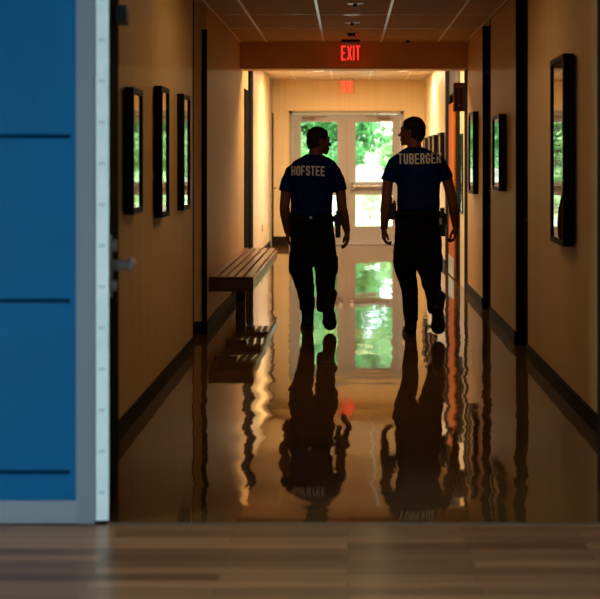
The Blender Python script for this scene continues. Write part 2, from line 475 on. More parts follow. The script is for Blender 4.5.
# narrow dark door edge at the far left corner
r = empty('door_4', (XF, 22.3, 0)); r['kind'] = 'structure'
obj('door_frame', B(0, .03, 0, .38, 0, ZF), 'doorframe', r)
obj('door_leaf', B(.03, .045, .05, .3, 0, 2.3), 'dark', r)
bm = bmesh.new(); cyl(bm, (.045, .1, 1.0), (.09, .1, 1.0), .012); cyl(bm, (.09, .1, 1.0), (.09, .2, 1.0), .01)
obj('door_handle', bm, 'brass', r)

# ------------------------------------------------------------------ entrance doors
r = empty('door_5', (-.026, YE, 0)); r['kind'] = 'structure'
bm = bmesh.new()
box(bm, -1.0, -.945, .02, .14, 0, EZ); box(bm, .945, 1.0, .02, .14, 0, EZ); box(bm, -1.0, 1.0, .02, .14, EZ - .055, EZ)
obj('door_frame', bm, 'doorframe', r)
for s in (-1, 1):
    bm = bmesh.new()
    a, b = sorted((s * .012, s * .16)); box(bm, a, b, .05, .10, .012, 2.285, bev=.004)
    a, b = sorted((s * .80, s * .94)); box(bm, a, b, .05, .10, .012, 2.285, bev=.004)
    a, b = sorted((s * .155, s * .805))
    box(bm, a, b, .052, .098, 2.15, 2.285); box(bm, a, b, .052, .098, .87, 1.10); box(bm, a, b, .052, .098, .012, .33)
    lf = obj('door_leaf', bm, 'doorpaint', r)
    for z0, z1 in ((1.10, 2.15), (.33, .87)):
        obj('glass_pane', B(a, b, .07, .076, z0, z1), 'glass', lf)
    bm = bmesh.new()
    c0, c1 = sorted((s * .10, s * .74))
    cyl(bm, (c0, -.03, 1.03), (c1, -.03, 1.03), .022); 
    box(bm, s * .10 - .035, s * .10 + .035, -.045, .05, .96, 1.10, bev=.006); box(bm, s * .74 - .02, s * .74 + .02, -.03, .05, 1.0, 1.06, bev=.004)
    obj('panic_bar', bm, 'chrome', lf)
    bm = bmesh.new()
    box(bm, s * .66 - .11, s * .66 + .11, -.01, .05, 2.20, 2.25, bev=.005); box(bm, s * .46 - .12, s * .46 + .12, -.03, -.015, 2.235, 2.25)
    obj('door_closer', bm, 'brass', lf)
obj('astragal', B(-.02, .02, .03, .055, .01, 2.3), 'doorframe', r)
struct('trim_8', B(EX0, EX1, YE - .005, YE + .2, .0, .012), 'chrome')

# ------------------------------------------------------------------ lobby side
FX = -1.089
struct('wall_front', B(-6, FX, Y0, Y0 + .12, .09, 3.2), 'blue')
bm = bmesh.new()
for z in (1.553, .893, .205): box(bm, -6, -1.118, Y0 - .002, Y0 + .02, z - .009, z + .009)
struct('trim_11', bm, 'groove')
struct('trim_12', B(-6, FX, Y0 - .004, Y0 + .12, 0, .09), 'greybase')
struct('trim_13', B(FX, -1.014, Y0 - .012, Y0 + .12, 0, 3.2), 'grey')
struct('wall_front_right', B(1.30, 6, Y0 - .02, Y0 + .1, 0, 3.2), 'blue')
struct('wall_front_header', B(-1.014, 1.30, Y0, Y0 + .12, 2.5, 3.2), 'blue')
# reveal between blue wall and corridor left wall
struct('wall_reveal', B(XL - .14, XL - .1, Y0 + .12, 5.95, 0, 3.0), 'dark')
struct('trim_14', B(XL - .1, -1.055, 5.86, 5.98, 0, ZC), 'dark')
struct('trim_15', B(1.115, XR, 5.68, 5.82, 0, ZC), 'dark')
struct('trim_16', B(-1.06, 1.115, 5.72, 5.82, 2.42, ZC), 'dark')
# open leaf
r = empty('door_6', (-1.012, Y0 - .006, 0), 0); r['kind'] = 'structure'
r.rotation_euler = (0, 0, math.radians(6.5))
lf = obj('door_leaf', B(.0, .052, .006, .62, .012, 2.42), 'dark', r)
ed = obj('door_edge', B(.0, .052, -.004, .006, .012, 2.42), 'white_edge', r); ed['label'] = 'white edge strip of the open door'
bm = bmesh.new()
z = .12
while z < 2.3:
    box(bm, .012, .036, -.0055, -.0035, z, z + .01); z += .165
obj('edge_mark', bm, 'mark', r)
bm = bmesh.new()
box(bm, .052, .058, .05, .11, .90, 1.15, bev=.003)
obj('handle_plate', bm, 'satin', lf)
bm = bmesh.new()
cyl(bm, (.055, .08, 1.03), (.13, .08, 1.03), .022); tube(bm, [(.125, .08, 1.03), (.135, .12, 1.03), (.135, .2, 1.03)], .017)
cyl(bm, (.125, .08, 1.03), (.142, .08, 1.03), .032)
h = obj('door_handle', bm, 'satin', lf, True)
bm = bmesh.new(); cyl(bm, (.055, .08, 1.11), (.078, .08, 1.11), .026); cyl(bm, (.055, .08, .945), (.078, .08, .945), .022)
obj('lock_cylinder', bm, 'satin', lf)
bm = bmesh.new(); box(bm, .052, .10, .40, .60, 2.06, 2.13, bev=.005)
obj('door_closer', bm, 'grey', lf)

# rest of the lobby, behind the camera
wallbox('wall_lobby_right', 6, 6.1, -4, Y0 + .1, 0, 3.2, 'lobby')
wallbox('wall_lobby_back', -6.1, 6.1, -4.1, -4, 0, 3.2, 'lobby')
bm = bmesh.new()
box(bm, -6.1, -6, -4, -1.5, 0, 3.2); box(bm, -6.1, -6, 3.5, Y0 + .1, 0, 3.2); box(bm, -6.1, -6, -1.5, 3.5, 0, .25); box(bm, -6.1, -6, -1.5, 3.5, 1.9, 3.2)
struct('wall_lobby_left', bm, 'lobby')
struct('ceiling_lobby', B(-6.1, 6.1, -4.1, Y0 + .12, 3.2, 3.3), 'lobbyceil')
r = empty('window_1', (-6.05, 1.0, .25)); r['kind'] = 'structure'
bm = bmesh.new()
for yy in (-2.5, -.83, .83, 2.44): box(bm, -.03, .03, yy, yy + .06, 0, 1.65)
box(bm, -.03, .03, -2.5, 2.5, 0, .06); box(bm, -.03, .03, -2.5, 2.5, 1.59, 1.65)
obj('window_frame', bm, 'grey', r); obj('glass_pane', B(-.004, .004, -2.45, 2.45, .05, 1.6), 'glass', r)

# ------------------------------------------------------------------ bench
r = empty('bench', (XL, 12.9, 0))
tag(r, 'long reddish wooden slatted bench fixed along the left corridor wall', 'bench')
y0, y1 = -1.7, 2.06
for k in range(5):
    x = .012 + k * .0735
    obj('slat', B(x, x + .052, y0 + .02, y1, .437, .462, bev=.003), 'bench', r)
bm = bmesh.new(); box(bm, .005, .385, y0 - .02, y0 + .02, .335, .46, bev=.003)
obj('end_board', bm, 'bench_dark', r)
obj('front_rail', B(.362, .385, y0 + .02, y1, .34, .435, bev=.002), 'bench', r)
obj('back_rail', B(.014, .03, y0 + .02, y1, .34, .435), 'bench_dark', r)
for yy in (-1.2, -.1, 1.0):
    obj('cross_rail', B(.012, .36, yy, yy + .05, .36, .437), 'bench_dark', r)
    bm = bmesh.new(); box(bm, .0, .2, yy + .01, yy + .04, .31, .36, bev=.004); box(bm, .0, .014, yy - .01, yy + .06, .30, .4)
    obj('wall_bracket', bm, 'black', r)

for yy in (.65, 1.75):
    obj('leg', B(.03, .13, yy, yy + .05, 0, .36, bev=.004), 'black', r)

# ------------------------------------------------------------------ framed pictures
def picture(side, ya, yb, z0, z1, depth, label, group, ft=.032, yaw=0.0):
    x = XR if side > 0 else XL; s = -side
    r = empty('framed_picture', (x, (ya + yb) / 2, (z0 + z1) / 2)); tag(r, label, 'picture', group)
    r.rotation_euler = (0, 0, -side * yaw); r.location.x -= side * abs(yaw) * (yb - ya) / 2
    hy, hz = (yb - ya) / 2, (z1 - z0) / 2
    def sx(a, b): return (min(s * a, s * b), max(s * a, s * b))
    bm = bmesh.new()
    a, b = sx(.001, depth)
    box(bm, a, b, -hy, -hy + ft, -hz, hz); box(bm, a, b, hy - ft, hy, -hz, hz)
    box(bm, a, b, -hy + ft, hy - ft, -hz, -hz + ft); box(bm, a, b, -hy + ft, hy - ft, hz - ft, hz)
    obj('frame', bm, 'darkframe', r)
    a, b = sx(.002, depth - .016); obj('print', B(a, b, -hy + ft - .005, hy - ft + .005, -hz + ft - .005, hz - ft + .005), 'picture', r)
    a, b = sx(depth - .013, depth - .010); obj('glass_pane', B(a, b, -hy + ft - .002, hy - ft + .002, -hz + ft - .002, hz - ft + .002), 'pglass', r)
GR, GLft = 'black framed pictures on the right wall', 'black framed pictures on the left wall'
picture(1, 7.60, 8.17, .955, 2.085, .065, 'largest black framed picture, nearest on the right wall', GR, .03, .022)
picture(1, 10.92, 11.5, 1.205, 1.855, .06, 'black framed picture on the right wall between the two tall dark doors', GR, .03, .014)
picture(1, 13.32, 13.85, 1.12, 1.97, .055, 'farthest black framed picture on the right wall, close to the ceiling beam', GR)
picture(-1, 6.9, 7.30, 1.17, 1.85, .05, 'black framed picture on the left wall nearest the open door', GLft, .032, .03)
picture(-1, 8.0, 8.38, 1.105, 1.92, .05, 'middle black framed picture of three on the left wall', GLft, .032, .016)
picture(-1, 9.12, 9.50, 1.11, 1.93, .05, 'black framed picture on the left wall nearest the alcove corner', GLft)
picture(1, 15.05, 15.35, .85, 1.78, .02, 'thin pale edged notice frame on the right wall below the maroon sign', 'notice frames', .012)

# ------------------------------------------------------------------ signs
def exit_sign(x, y, top, h, label, m, zc, lw=.33):
    r = empty('exit_sign', (x, y, top)); tag(r, label, 'sign', 'hanging exit signs')
    w = h * 1.25
    solid_letters('lettering', 'EXIT', h * lw, h, h * .07, h * .115, (0, -.008, -h - .01), .006, m, r)
    obj('acrylic_panel', B(-w / 2 - .02, w / 2 + .02, -.002, .004, -h - .02, .0), 'acrylic', r)
    obj('mount', B(-w * .33, w * .33, -.025, .025, 0, .03, bev=.004), 'white', r)
    bm = bmesh.new(); box(bm, -w * .5, w * .5, -.03, .03, .03, zc - top, bev=.004)
    obj('canopy', bm, 'black' if m == 'redfar' else 'base', r)
exit_sign(.03, 14.25, 2.735, .162, 'hanging EXIT sign with glowing red letters in front of the brown beam', 'red', ZC)
exit_sign(-.02, 22.3, 2.845, .195, 'farther hanging EXIT sign above the glass entrance doors', 'redfar', ZF, .25)

r = empty('extinguisher_sign', (XR, 14.9, 2.03)); tag(r, 'maroon projecting wall sign with pale downward arrow, high beyond the beam', 'sign')
obj('panel', B(-.13, 0, -.008, .008, 0, .33), 'signbrown', r)
bm = bmesh.new()
box(bm, -.069, -.061, -.011, -.008, .06, .25); 
v = [bm.verts.new(p) for p in ((-.09, -.011, .09), (-.065, -.011, .03), (-.04, -.011, .09), (-.065, -.011, .075))]; bm.faces.new(v)
box(bm, -.12, -.112, -.011, -.008, .02, .31); box(bm, -.018, -.01, -.011, -.008, .02, .31)
for i in range(3): box(bm, -.1 + .028 * i, -.08 + .028 * i, -.011, -.008, .265, .30)
obj('arrow', bm, 'signpale', r)

# ------------------------------------------------------------------ ceiling devices
def sprinkler(x, y, label):
    r = empty('sprinkler_head', (x, y, ZC + .003)); tag(r, label, 'sprinkler', 'sprinklers on the corridor ceiling')
    bm = bmesh.new(); cyl(bm, (0, 0, .0), (0, 0, -.012), .07, 28); obj('plate', bm, 'white', r)
    bm = bmesh.new(); cyl(bm, (0, 0, -.01), (0, 0, -.035), .018); cyl(bm, (0, 0, -.035), (0, 0, -.04), .026); obj('head', bm, 'black', r)
sprinkler(.06, 10.95, 'ceiling sprinkler nearest the viewer at the top edge')
sprinkler(.04, 12.45, 'ceiling sprinkler midway between viewer and EXIT sign')
r = empty('smoke_detector', (.045, 13.55, ZC)); tag(r, 'round ceiling smoke detector with a red light just before the EXIT sign', 'smoke detector')
bm = bmesh.new(); cyl(bm, (0, 0, 0), (0, 0, -.02), .06, 28); cyl(bm, (0, 0, -.02), (0, 0, -.035), .045, 28); obj('housing', bm, 'black', r)
bm = bmesh.new(); ell(bm, (.04, -.045, -.018), (.008, .008, .008)); obj('indicator_light', bm, 'led', r)
r = empty('ceiling_plate', (.03, 11.8, ZC)); tag(r, 'flat pale round cover plate on the corridor ceiling between two sprinklers', 'cover plate')
bm = bmesh.new(); cyl(bm, (0, 0, 0), (0, 0, -.006), .075, 28); obj('cover', bm, 'white', r)
r = empty('ceiling_sensor', (.66, 14.3, ZC)); tag(r, 'tiny dark sensor on the ceiling right of the EXIT sign', 'sensor')
bm = bmesh.new(); cyl(bm, (0, 0, 0), (0, 0, -.03), .022); obj('housing', bm, 'black', r)

# outlet on far left wall
r = empty('wall_outlet', (XF, 20.3, .42)); tag(r, 'small wall outlet low on the far left wall', 'outlet')
obj('cover_plate', B(0, .006, -.06, .06, -.06, .06, bev=.002), 'outlet', r)
bm = bmesh.new(); box(bm, .006, .009, -.03, .03, .01, .04); box(bm, .006, .009, -.03, .03, -.04, -.01); obj('socket', bm, 'black', r)

picture(1, 17.95, 18.6, 1.18, 1.86, .06, 'black framed picture beyond the orange door, nearest of the far row', 'framed pictures in the far row', .03)
picture(1, 19.35, 19.95, 1.18, 1.86, .06, 'second black framed picture of the far row beyond the orange door', 'framed pictures in the far row', .03)
picture(1, 20.4, 20.95, 1.18, 1.86, .06, 'third black framed picture of the far row beyond the orange door', 'framed pictures in the far row', .03)
picture(1, 21.6, 22.15, 1.18, 1.86, .06, 'last black framed picture of the far row, nearest the end wall', 'framed pictures in the far row', .03)

# ------------------------------------------------------------------ people
def hand(bm, wrist, dirn, palm_n, side, L=.18, curl=.55):
    """palm, four bent fingers and a thumb. side: vector from palm towards the thumb."""
    w = Vector(wrist); d = Vector(dirn).normalized(); n = Vector(palm_n); n = (n - d * n.dot(d)).normalized(); s = Vector(side); s = (s - d * s.dot(d) - n * s.dot(n)).normalized()
    pl = L * .50
    for o_, rr in ((-.030, .016), (-.010, .0175), (.011, .0175), (.030, .016)):
        tube(bm, [w + s * o_ * .5, w + d * pl * .55 + s * o_ * .95, w + d * pl + s * o_], [.018, rr, rr * .78], 10)
    for o_, fl, rr in ((.031, .40, .0105), (.0105, .45, .011), (-.0105, .42, .0105), (-.030, .33, .009)):
        p = w + d * pl * .96 + s * o_; pts = [p]; ang = .15
        for seg_, k in ((.45, 0), (.32, 1), (.25, 2)):
            ang += curl * (.50 + .30 * k) * (1.15 if o_ < 0 else .9)
            p = p + (d * math.cos(ang) + n * math.sin(ang)) * L * fl * seg_ * 1.05; pts.append(p)
        tube(bm, pts, [rr * 1.1, rr, rr * .95, rr * .85], 10)
    p0 = w + d * pl * .22 + s * .024; p1 = p0 + (d * .65 + s * .5 + n * .55).normalized() * .042
    p2 = p1 + (d * .85 + s * .05 + n * .5).normalized() * .036; p3 = p2 + (d * .95 - s * .15 + n * .2).normalized() * .028
    tube(bm, [p0, p1, p2, p3], [.018, .014, .0115, .010], 10)

def head(bm, hb, c, yaw, pitch=0, s=1.0):
    """c: centre of skull; local +Y is where the face looks. hb: hair bmesh"""
    T = Matrix.Translation(Vector(c)) @ Matrix.Rotation(yaw, 4, 'Z') @ Matrix.Rotation(pitch, 4, 'X') @ Matrix.Scale(s, 4)
    E = lambda p, r, rot=None: ell(bm, p, r, T, rot)
    E((0, -.012, .022), (.074, .093, .093))                 # cranium
    E((0, .028, -.025), (.062, .062, .085))                 # face
    E((0, .045, -.078), (.044, .043, .036))                 # jaw / chin
    E((0, .066, -.103), (.022, .018, .016))                 # chin point
    E((0, .078, .022), (.045, .014, .016))                  # brow
    E((0, .088, -.024), (.011, .016, .028), Matrix.Rotation(.30, 3, 'X'))   # nose bridge
    E((0, .104, -.038), (.014, .014, .011))                 # nose tip
    E((-.012, .093, -.042), (.008, .009, .007)); E((.012, .093, -.042), (.008, .009, .007))
    E((0, .085, -.064), (.022, .011, .006)); E((0, .083, -.075), (.019, .011, .007))  # lips
    for q in (-1, 1):
        E((q * .031, .075, .003), (.013, .011, .010))       # eyes
        E((q * .045, .055, -.028), (.018, .022, .018))      # cheek
        E((q * .076, -.008, -.012), (.008, .019, .031), Matrix.Rotation(q * -.25, 3, 'Z'))  # ear
        E((q * .082, -.014, .002), (.006, .015, .016))
    tube(bm, [T @ Vector((0, -.018, -.05)), T @ Vector((0, -.03, -.13))], [.058, .056])
    H = lambda p, r: ell(hb, p, r, T)
    H((0, -.016, .036), (.081, .098, .088)); H((0, -.045, -.005), (.076, .070, .078)); H((0, .034, .064), (.058, .044, .038))
    H((0, -.06, -.045), (.060, .040, .045))
    return T

def person(name, label, loc, spec):
    root = empty(name, loc); tag(root, label, 'person')
    bm = bmesh.new(); hb = bmesh.new()
    T = head(bm, hb, spec['head'], spec['yaw'], spec.get('pitch', 0), spec.get('hs', 1.0))
    # neck into shoulders
    n0, n1 = Vector(spec['neck0']), Vector(spec['neck1'])
    tube(bm, [n0, n1], [.066, .058])
    # trunk under the clothes
    loft(bm, [((c[0], c[1], c[2]), rx * .86, ry * .86) for c, rx, ry in spec['torso'][2:-1]])
    loft(bm, [((spec['hipc'][0], 0, z), w * .85, .11) for z, w in spec['hips']])
    for A in spec['arms']:
        sh, el_, wr = [Vector(p) for p in (A['shoulder'], A['elbow'], A['wrist'])]
        mid = sh.lerp(el_, .55); fm = el_.lerp(wr, .30)
        sl = [Vector(p) for p in A['sleeve']]
        tube(bm, [sl[0], sl[1], sl[2], sl[3], el_, fm, wr], [.040, .042, .043, .045, .043, .046, .030])
        hand(bm, wr, A['hdir'], A['palm'], A['thumb'], A.get('L', .18), A.get('curl', .55))
    for Lg in spec['legs']:
        bn = Lg.get('bn', len(Lg['pts'])); tube(bm, [Vector(p) for p in Lg['pts'][:bn]], [r * .72 for r in Lg['r'][:bn]])
    body = remesh('body', bm, 'skin', root, .0045, 3)
    hair = remesh('hair', hb, 'hair', root, .005, 2, .003, 40)
    # trim the hair away from the face: hairline plane in head space
    b3 = bmesh.new(); b3.from_mesh(hair.data)
    for co, no in spec.get('haircuts', (((0, .052, .03), (0, .80, -.75)), ((0, 0, -.072), (0, .15, -1)))):
        bmesh.ops.bisect_plane(b3, geom=b3.verts[:] + b3.edges[:] + b3.faces[:], plane_co=T @ Vector(co), plane_no=(T.to_3x3() @ Vector(no)).normalized(), clear_outer=True)
        bmesh.ops.holes_fill(b3, edges=[e for e in b3.edges if e.is_boundary], sides=0)
    b3.to_mesh(hair.data); b3.free()
    for p in hair.data.polygons: p.use_smooth = True
    # shirt
    bm = bmesh.new()
    loft(bm, [((c[0], c[1], c[2]), rx, ry) for c, rx, ry in spec['torso']])
    for A in spec['arms']:
        pts = [Vector(p) for p in A['sleeve']]
        tube(bm, pts, A['sr'], 20, open_end=True)
    tube(bm, [n0 + Vector((0, 0, -.03)), n0 + (n1 - n0) * .22], [.085, .068])
    shirt = remesh('shirt', bm, 'shirt', root, .007, 5, .006, 8, (1, 1, .8))
    # print on the back
    bvh = BVHTree.FromObject(shirt, bpy.context.evaluated_depsgraph_get())
    ps, tot = letter_polys(spec['text'], *spec['tsize']); bm = bmesh.new(); cx, cz = spec['tpos']
    def cast(x, z):
        h = bvh.ray_cast(Vector((x, -1, z)), Vector((0, 1, 0)))
        return (h[0] if h[0] else Vector((x, -.1, z)))
    for q in ps:
        f, g = [], []
        for p in q:
            x = cx + p.x; z = cz + p.y + spec.get('slope', 0) * p.x - spec.get('arc', 0) * (p.x / (tot / 2)) ** 2
            w = cast(x, z); f.append(bm.verts.new(w + Vector((0, -.0035, 0)))); g.append(bm.verts.new(w + Vector((0, .002, 0))))
        bm.faces.new(f); bm.faces.new(g[::-1])
        for k in range(4): bm.faces.new((f[k], g[k], g[(k + 1) % 4], f[(k + 1) % 4]))
    o = obj('shirt_lettering', bm, 'letter', shirt); o['label'] = 'white block letters %s' % spec['text']
    # trousers
    bm = bmesh.new()
    loft(bm, [((spec['hipc'][0], 0, z), w, .135) for z, w in spec['hips']])
    for Lg in spec['legs']:
        n = Lg['cloth']; tube(bm, [Vector(p) for p in Lg['pts'][:n]], Lg['r'][:n], 22, open_end=True)
    tr = remesh('trousers', bm, 'trousers', root, .008, 5, .009, 7, (1, 1, 1.6))
    for pk in spec['pockets']:
        bm = bmesh.new(); c, sz, rz = pk
        ell(bm, (0, 0, 0), (sz[0] * 1.25, sz[1] * 1.1, sz[2] * 1.15)); ell(bm, (0, 0, sz[2] * .55), (sz[0] * 1.35, sz[1] * 1.12, sz[2] * .45))
        bmesh.ops.transform(bm, matrix=Matrix.Translation(c) @ Matrix.Rotation(rz, 4, 'Y'), verts=bm.verts)
        obj('cargo_pocket', bm, 'trousers', tr, True)
    # boots
    for bt in spec['boots']:
        bm = bmesh.new(); Tb = Matrix.Translation(bt['at']) @ Matrix.Rotation(bt.get('yaw', 0), 4, 'Z') @ Matrix.Rotation(bt['pitch'], 4, 'X') @ Matrix.Diagonal((1.22, 1, 1, 1))
        # local: heel bottom at origin, toe along +Y
        tube(bm, [(0, .035, .03), (0, .12, .035), (0, .20, .03), (0, .245, .025)], [.036, .045, .046, .036], 16, Tb, 1.0)
        ell(bm, (0, .03, .05), (.038, .045, .05), Tb)
        tube(bm, [(0, .04, .06), (0, .045, .13), (0, .04, .20)], [.042, .044, .052], 16, Tb)
        b2 = bmesh.new(); outl = [(.0, -.012), (.03, -.003), (.037, .03), (.034, .09), (.044, .15), (.05, .20), (.040, .25), (.015, .28)]
        o2 = [b2.verts.new((x, y_, 0)) for x, y_ in outl] + [b2.verts.new((-x, y_, 0)) for x, y_ in outl[:0:-1]]
        fc = b2.faces.new(o2); ex = bmesh.ops.extrude_face_region(b2, geom=[fc])
        for v in ex['geom']:
            if isinstance(v, bmesh.types.BMVert): v.co.z += .026
        bmesh.ops.recalc_face_normals(b2, faces=b2.faces[:])
        b4 = bmesh.new(); merge(b4, b2, Tb)
        bo = remesh('boot', bm, 'boot', root, .006, 2)
        obj('sole', b4, 'black', bo)
    # belt and gear
    bm = bmesh.new(); bz, bw, bx = spec['belt']
    seg = 40
    rows = []
    for z, k in ((bz - .024, 0), (bz + .024, 0), (bz + .024, .012), (bz - .024, .012)):
        rows.append([bm.verts.new((bx + (bw + k * .6) * math.cos(2 * PI * i / seg), (.139 + k * .6) * math.sin(2 * PI * i / seg), z)) for i in range(seg)])
    for a in range(4):
        for i in range(seg): bm.faces.new((rows[a][i], rows[a][(i + 1) % seg], rows[(a + 1) % 4][(i + 1) % seg], rows[(a + 1) % 4][i]))
    bmesh.ops.recalc_face_normals(bm, faces=bm.faces[:])
    belt = obj('belt', bm, 'belt', root, True)
    for nm, boxes, mt in spec['gear']:
        bm = bmesh.new()
        for bx_ in boxes: box(bm, *bx_, bev=.006)
        obj(nm, bm, mt, belt)
    return root

# figure on the left: 1.75 m, planted left leg ahead, right foot trailing on its toe
def h(u, v, y=0): return Vector(((u - 315) / 116.6, y, (331 - v) / 116.6))
A_ = {
 'head': h(319, 140.5, .03), 'yaw': math.radians(-68), 'hs': 1.0, 'neck0': h(314.5, 164, -.01), 'neck1': h(315.5, 152, .0),
 'torso': [(h(311.5, 216), .170, .128), (h(311.5, 212), .180, .135), (h(311.5, 203), .180, .135), (h(311.5, 192), .184, .132), (h(312, 182), .192, .132), (h(313, 173), .204, .128),
           (h(314, 166.5), .202, .115), (h(314, 161.5), .178, .10), (h(314.5, 157.5), .125, .085), (h(314.5, 154.5), .07, .07)],
 'hipc': h(312, 0), 'hips': [((331 - 266) / 116.6, .05), ((331 - 258) / 116.6, .12), ((331 - 246) / 116.6, .18), ((331 - 236) / 116.6, .190), ((331 - 224) / 116.6, .186), ((331 - 213) / 116.6, .176)],
 'arms': [
  {'shoulder': h(291.5, 170), 'elbow': h(284.5, 207, -.03), 'wrist': h(287, 231, .04), 'hdir': (.08, .15, -1), 'palm': (1, .1, 0), 'thumb': (.2, 1, 0),
   'sleeve': [h(298, 167.5), h(291.5, 172), h(287.4, 181), h(285.8, 191)], 'sr': [.055, .058, .056, .060]},
  {'shoulder': h(337, 171), 'elbow': h(342, 208, -.02), 'wrist': h(347, 231, .05), 'hdir': (.02, .12, -1), 'palm': (-1, .3, 0), 'thumb': (-.3, 1, 0), 'curl': .42, 
   'sleeve': [h(329, 168), h(334, 172), h(338, 180), h(340.6, 191)], 'sr': [.055, .057, .055, .060]}],
 'legs': [
  {'pts': [h(302, 236), h(301, 258, .03), h(301.6, 274, .08), h(304.8, 290, .12), h(306.3, 302, .12), h(306.8, 312, .12), h(307.5, 318, .13), h(307.5, 325, .14)], 'r': [.10, .106, .098, .080, .068, .066, .05, .045], 'cloth': 6},
  {'pts': [h(323, 236), h(325.5, 258, .0), h(325.6, 274, .0), h(325.2, 289, -.02), h(325.5, 301, -.10), h(326, 309, -.13), h(327.5, 313, -.19), h(327.5, 318, -.19)], 'r': [.10, .098, .092, .078, .078, .074, .05, .045], 'cloth': 6, 'bn': 5}],
 'boots': [{'at': Vector(((307.5 - 315) / 116.6, .07, 0.0)), 'pitch': 0, 'yaw': .06}, {'at': Vector(((327.8 - 315) / 116.6, -.25, .228)), 'pitch': math.radians(-50), 'yaw': -.12}],
 'pockets': [(h(291.5, 264, .04), (.022, .07, .085), .08), (h(335, 264, .0), (.022, .07, .085), -.06)],
 'belt': ((331 - 219) / 116.6, .188, h(312, 0).x),
 'text': 'HOFSTEE', 'tsize': (.0342, .082, .0078, .0112), 'tpos': (h(308.3, 0).x, (331 - 175.3) / 116.6), 'slope': -.01, 'arc': .004,
 'gear': [('holster', [(.165, .225, -.06, .06, .90, 1.0), (.175, .22, -.035, .04, .80, .93), (.18, .225, -.07, .02, .985, 1.035)], 'black'),
          ('radio', [(-.235, -.195, -.04, .03, .92, 1.02)], 'black'),
          ('belt_clip', [(-.045, -.02, -.162, -.150, .965, .99)], 'chrome')]}
person('person', 'person at left in navy HOFSTEE shirt and dark trousers walking away, head turned right', (-.283, 11.17, 0), A_)

def h(u, v, y=0): return Vector(((u - 417) / 119.8, y, (335.7 - v) / 119.8))
B_ = {
 'head': h(412, 131.5, .03), 'yaw': math.radians(66), 'pitch': math.radians(5), 'hs': 1.04, 'neck0': h(415, 154, -.01), 'neck1': h(414, 143, .0),
 'torso': [(h(418.5, 212), .172, .128), (h(418.5, 207), .180, .135), (h(418.5, 197), .178, .135), (h(418.5, 185), .184, .132), (h(418, 174), .200, .134), (h(417.5, 165), .215, .13),
           (h(417, 159), .208, .118), (h(416.5, 154.5), .175, .10), (h(415.5, 150.5), .12, .085), (h(415, 147.5), .07, .07)],
 'hipc': h(417.5, 0), 'hips': [((335.7 - 268) / 119.8, .05), ((335.7 - 262) / 119.8, .12), ((335.7 - 254) / 119.8, .18), ((335.7 - 240) / 119.8, .192), ((335.7 - 224) / 119.8, .188), ((335.7 - 209) / 119.8, .178)],
 'arms': [
  {'shoulder': h(393, 162), 'elbow': h(386, 203, -.03), 'wrist': h(384.2, 228, .04), 'hdir': (-.02, .1, -1), 'palm': (1, .2, 0), 'thumb': (.5, .8, 0), 'L': .185, 'curl': .7,
   'sleeve': [h(400, 160), h(394.5, 164), h(390.5, 172), h(388, 181)], 'sr': [.058, .060, .057, .062]},
  {'shoulder': h(441.5, 162), 'elbow': h(453, 204, -.03), 'wrist': h(456, 226, .04), 'hdir': (-.0, .1, -1), 'palm': (-1, .2, 0), 'thumb': (-.4, .8, 0), 'L': .185, 'curl': .8,
   'sleeve': [h(434, 160), h(439.5, 164), h(443.5, 171), h(447, 179)], 'sr': [.058, .060, .057, .059]}],
 'legs': [
  {'pts': [h(406.5, 238), h(405.3, 254, .01), h(406, 272, .03), h(409.8, 290, .05), h(410.7, 306, .04), h(411, 321, .04), h(411, 324, .05), h(411.5, 328, .05)], 'r': [.100, .106, .088, .071, .064, .064, .05, .045], 'cloth': 6},
  {'pts': [h(429, 238), h(429.8, 254, -.01), h(429.8, 270, -.02), h(431.4, 286, -.04), h(433, 299, -.15), h(434, 308, -.21), h(434.5, 311, -.22), h(435, 315, -.23)], 'r': [.10, .104, .104, .074, .062, .060, .05, .045], 'cloth': 6, 'bn': 5}],
 'boots': [{'at': Vector(((411.3 - 417) / 119.8, -.01, 0.0)), 'pitch': 0, 'yaw': .05}, {'at': Vector(((435.2 - 417) / 119.8, -.30, .250)), 'pitch': math.radians(-52), 'yaw': -.1}],
 'pockets': [(h(396.3, 258, .02), (.022, .07, .085), .06), (h(439.3, 262, -.02), (.022, .07, .085), -.04)],
 'belt': ((335.7 - 214) / 119.8, .19, h(417.5, 0).x),
 'text': 'TUBERGEN', 'tsize': (.0370, .088, .0085, .0125), 'tpos': (h(419, 0).x, (335.7 - 164) / 119.8), 'slope': .02, 'arc': -.004,
 'gear': [('radio', [(-.235, -.175, -.05, .03, .97, 1.11), (-.222, -.206, -.03, -.014, 1.11, 1.16), (-.20, -.18, -.03, .0, 1.11, 1.13)], 'black'),
          ('holster', [(.175, .245, -.06, .06, .93, 1.02), (.185, .235, -.035, .045, .83, .96), (.19, .225, -.075, .0, 1.01, 1.07)], 'black'),
          ('key_ring', [(.175, .20, -.14, -.12, .93, .99)], 'chrome')]}
person('person', 'person at right in navy TUBERGEN shirt and dark trousers walking away, head turned left', (.576, 10.85, 0), B_)

# ------------------------------------------------------------------ ceiling lamps beyond the beam
def troffer(y, label, z, W):
    r = empty('ceiling_light', (0, y, z)); tag(r, label, 'ceiling light', 'lit ceiling panels in the corridor')
    bm = bmesh.new()
    for a in ((-.62, -.59, -.31, .31), (.59, .62, -.31, .31), (-.59, .59, -.31, -.28), (-.59, .59, .28, .31)): box(bm, *a, -.02, 0)
    obj('frame', bm, 'white', r); obj('diffuser', B(-.59, .59, -.28, .28, -.012, -.004), 'lamp', r)
    ld = bpy.data.lights.new('lamp', 'AREA'); ld.shape = 'RECTANGLE'; ld.size = 1.15; ld.size_y = .54; ld.energy = W; ld.color = (1, .72, .40)
    lo = bpy.data.objects.new('lamp', ld); COL.objects.link(lo); lo.parent = r; lo.location = (0, 0, -.03)

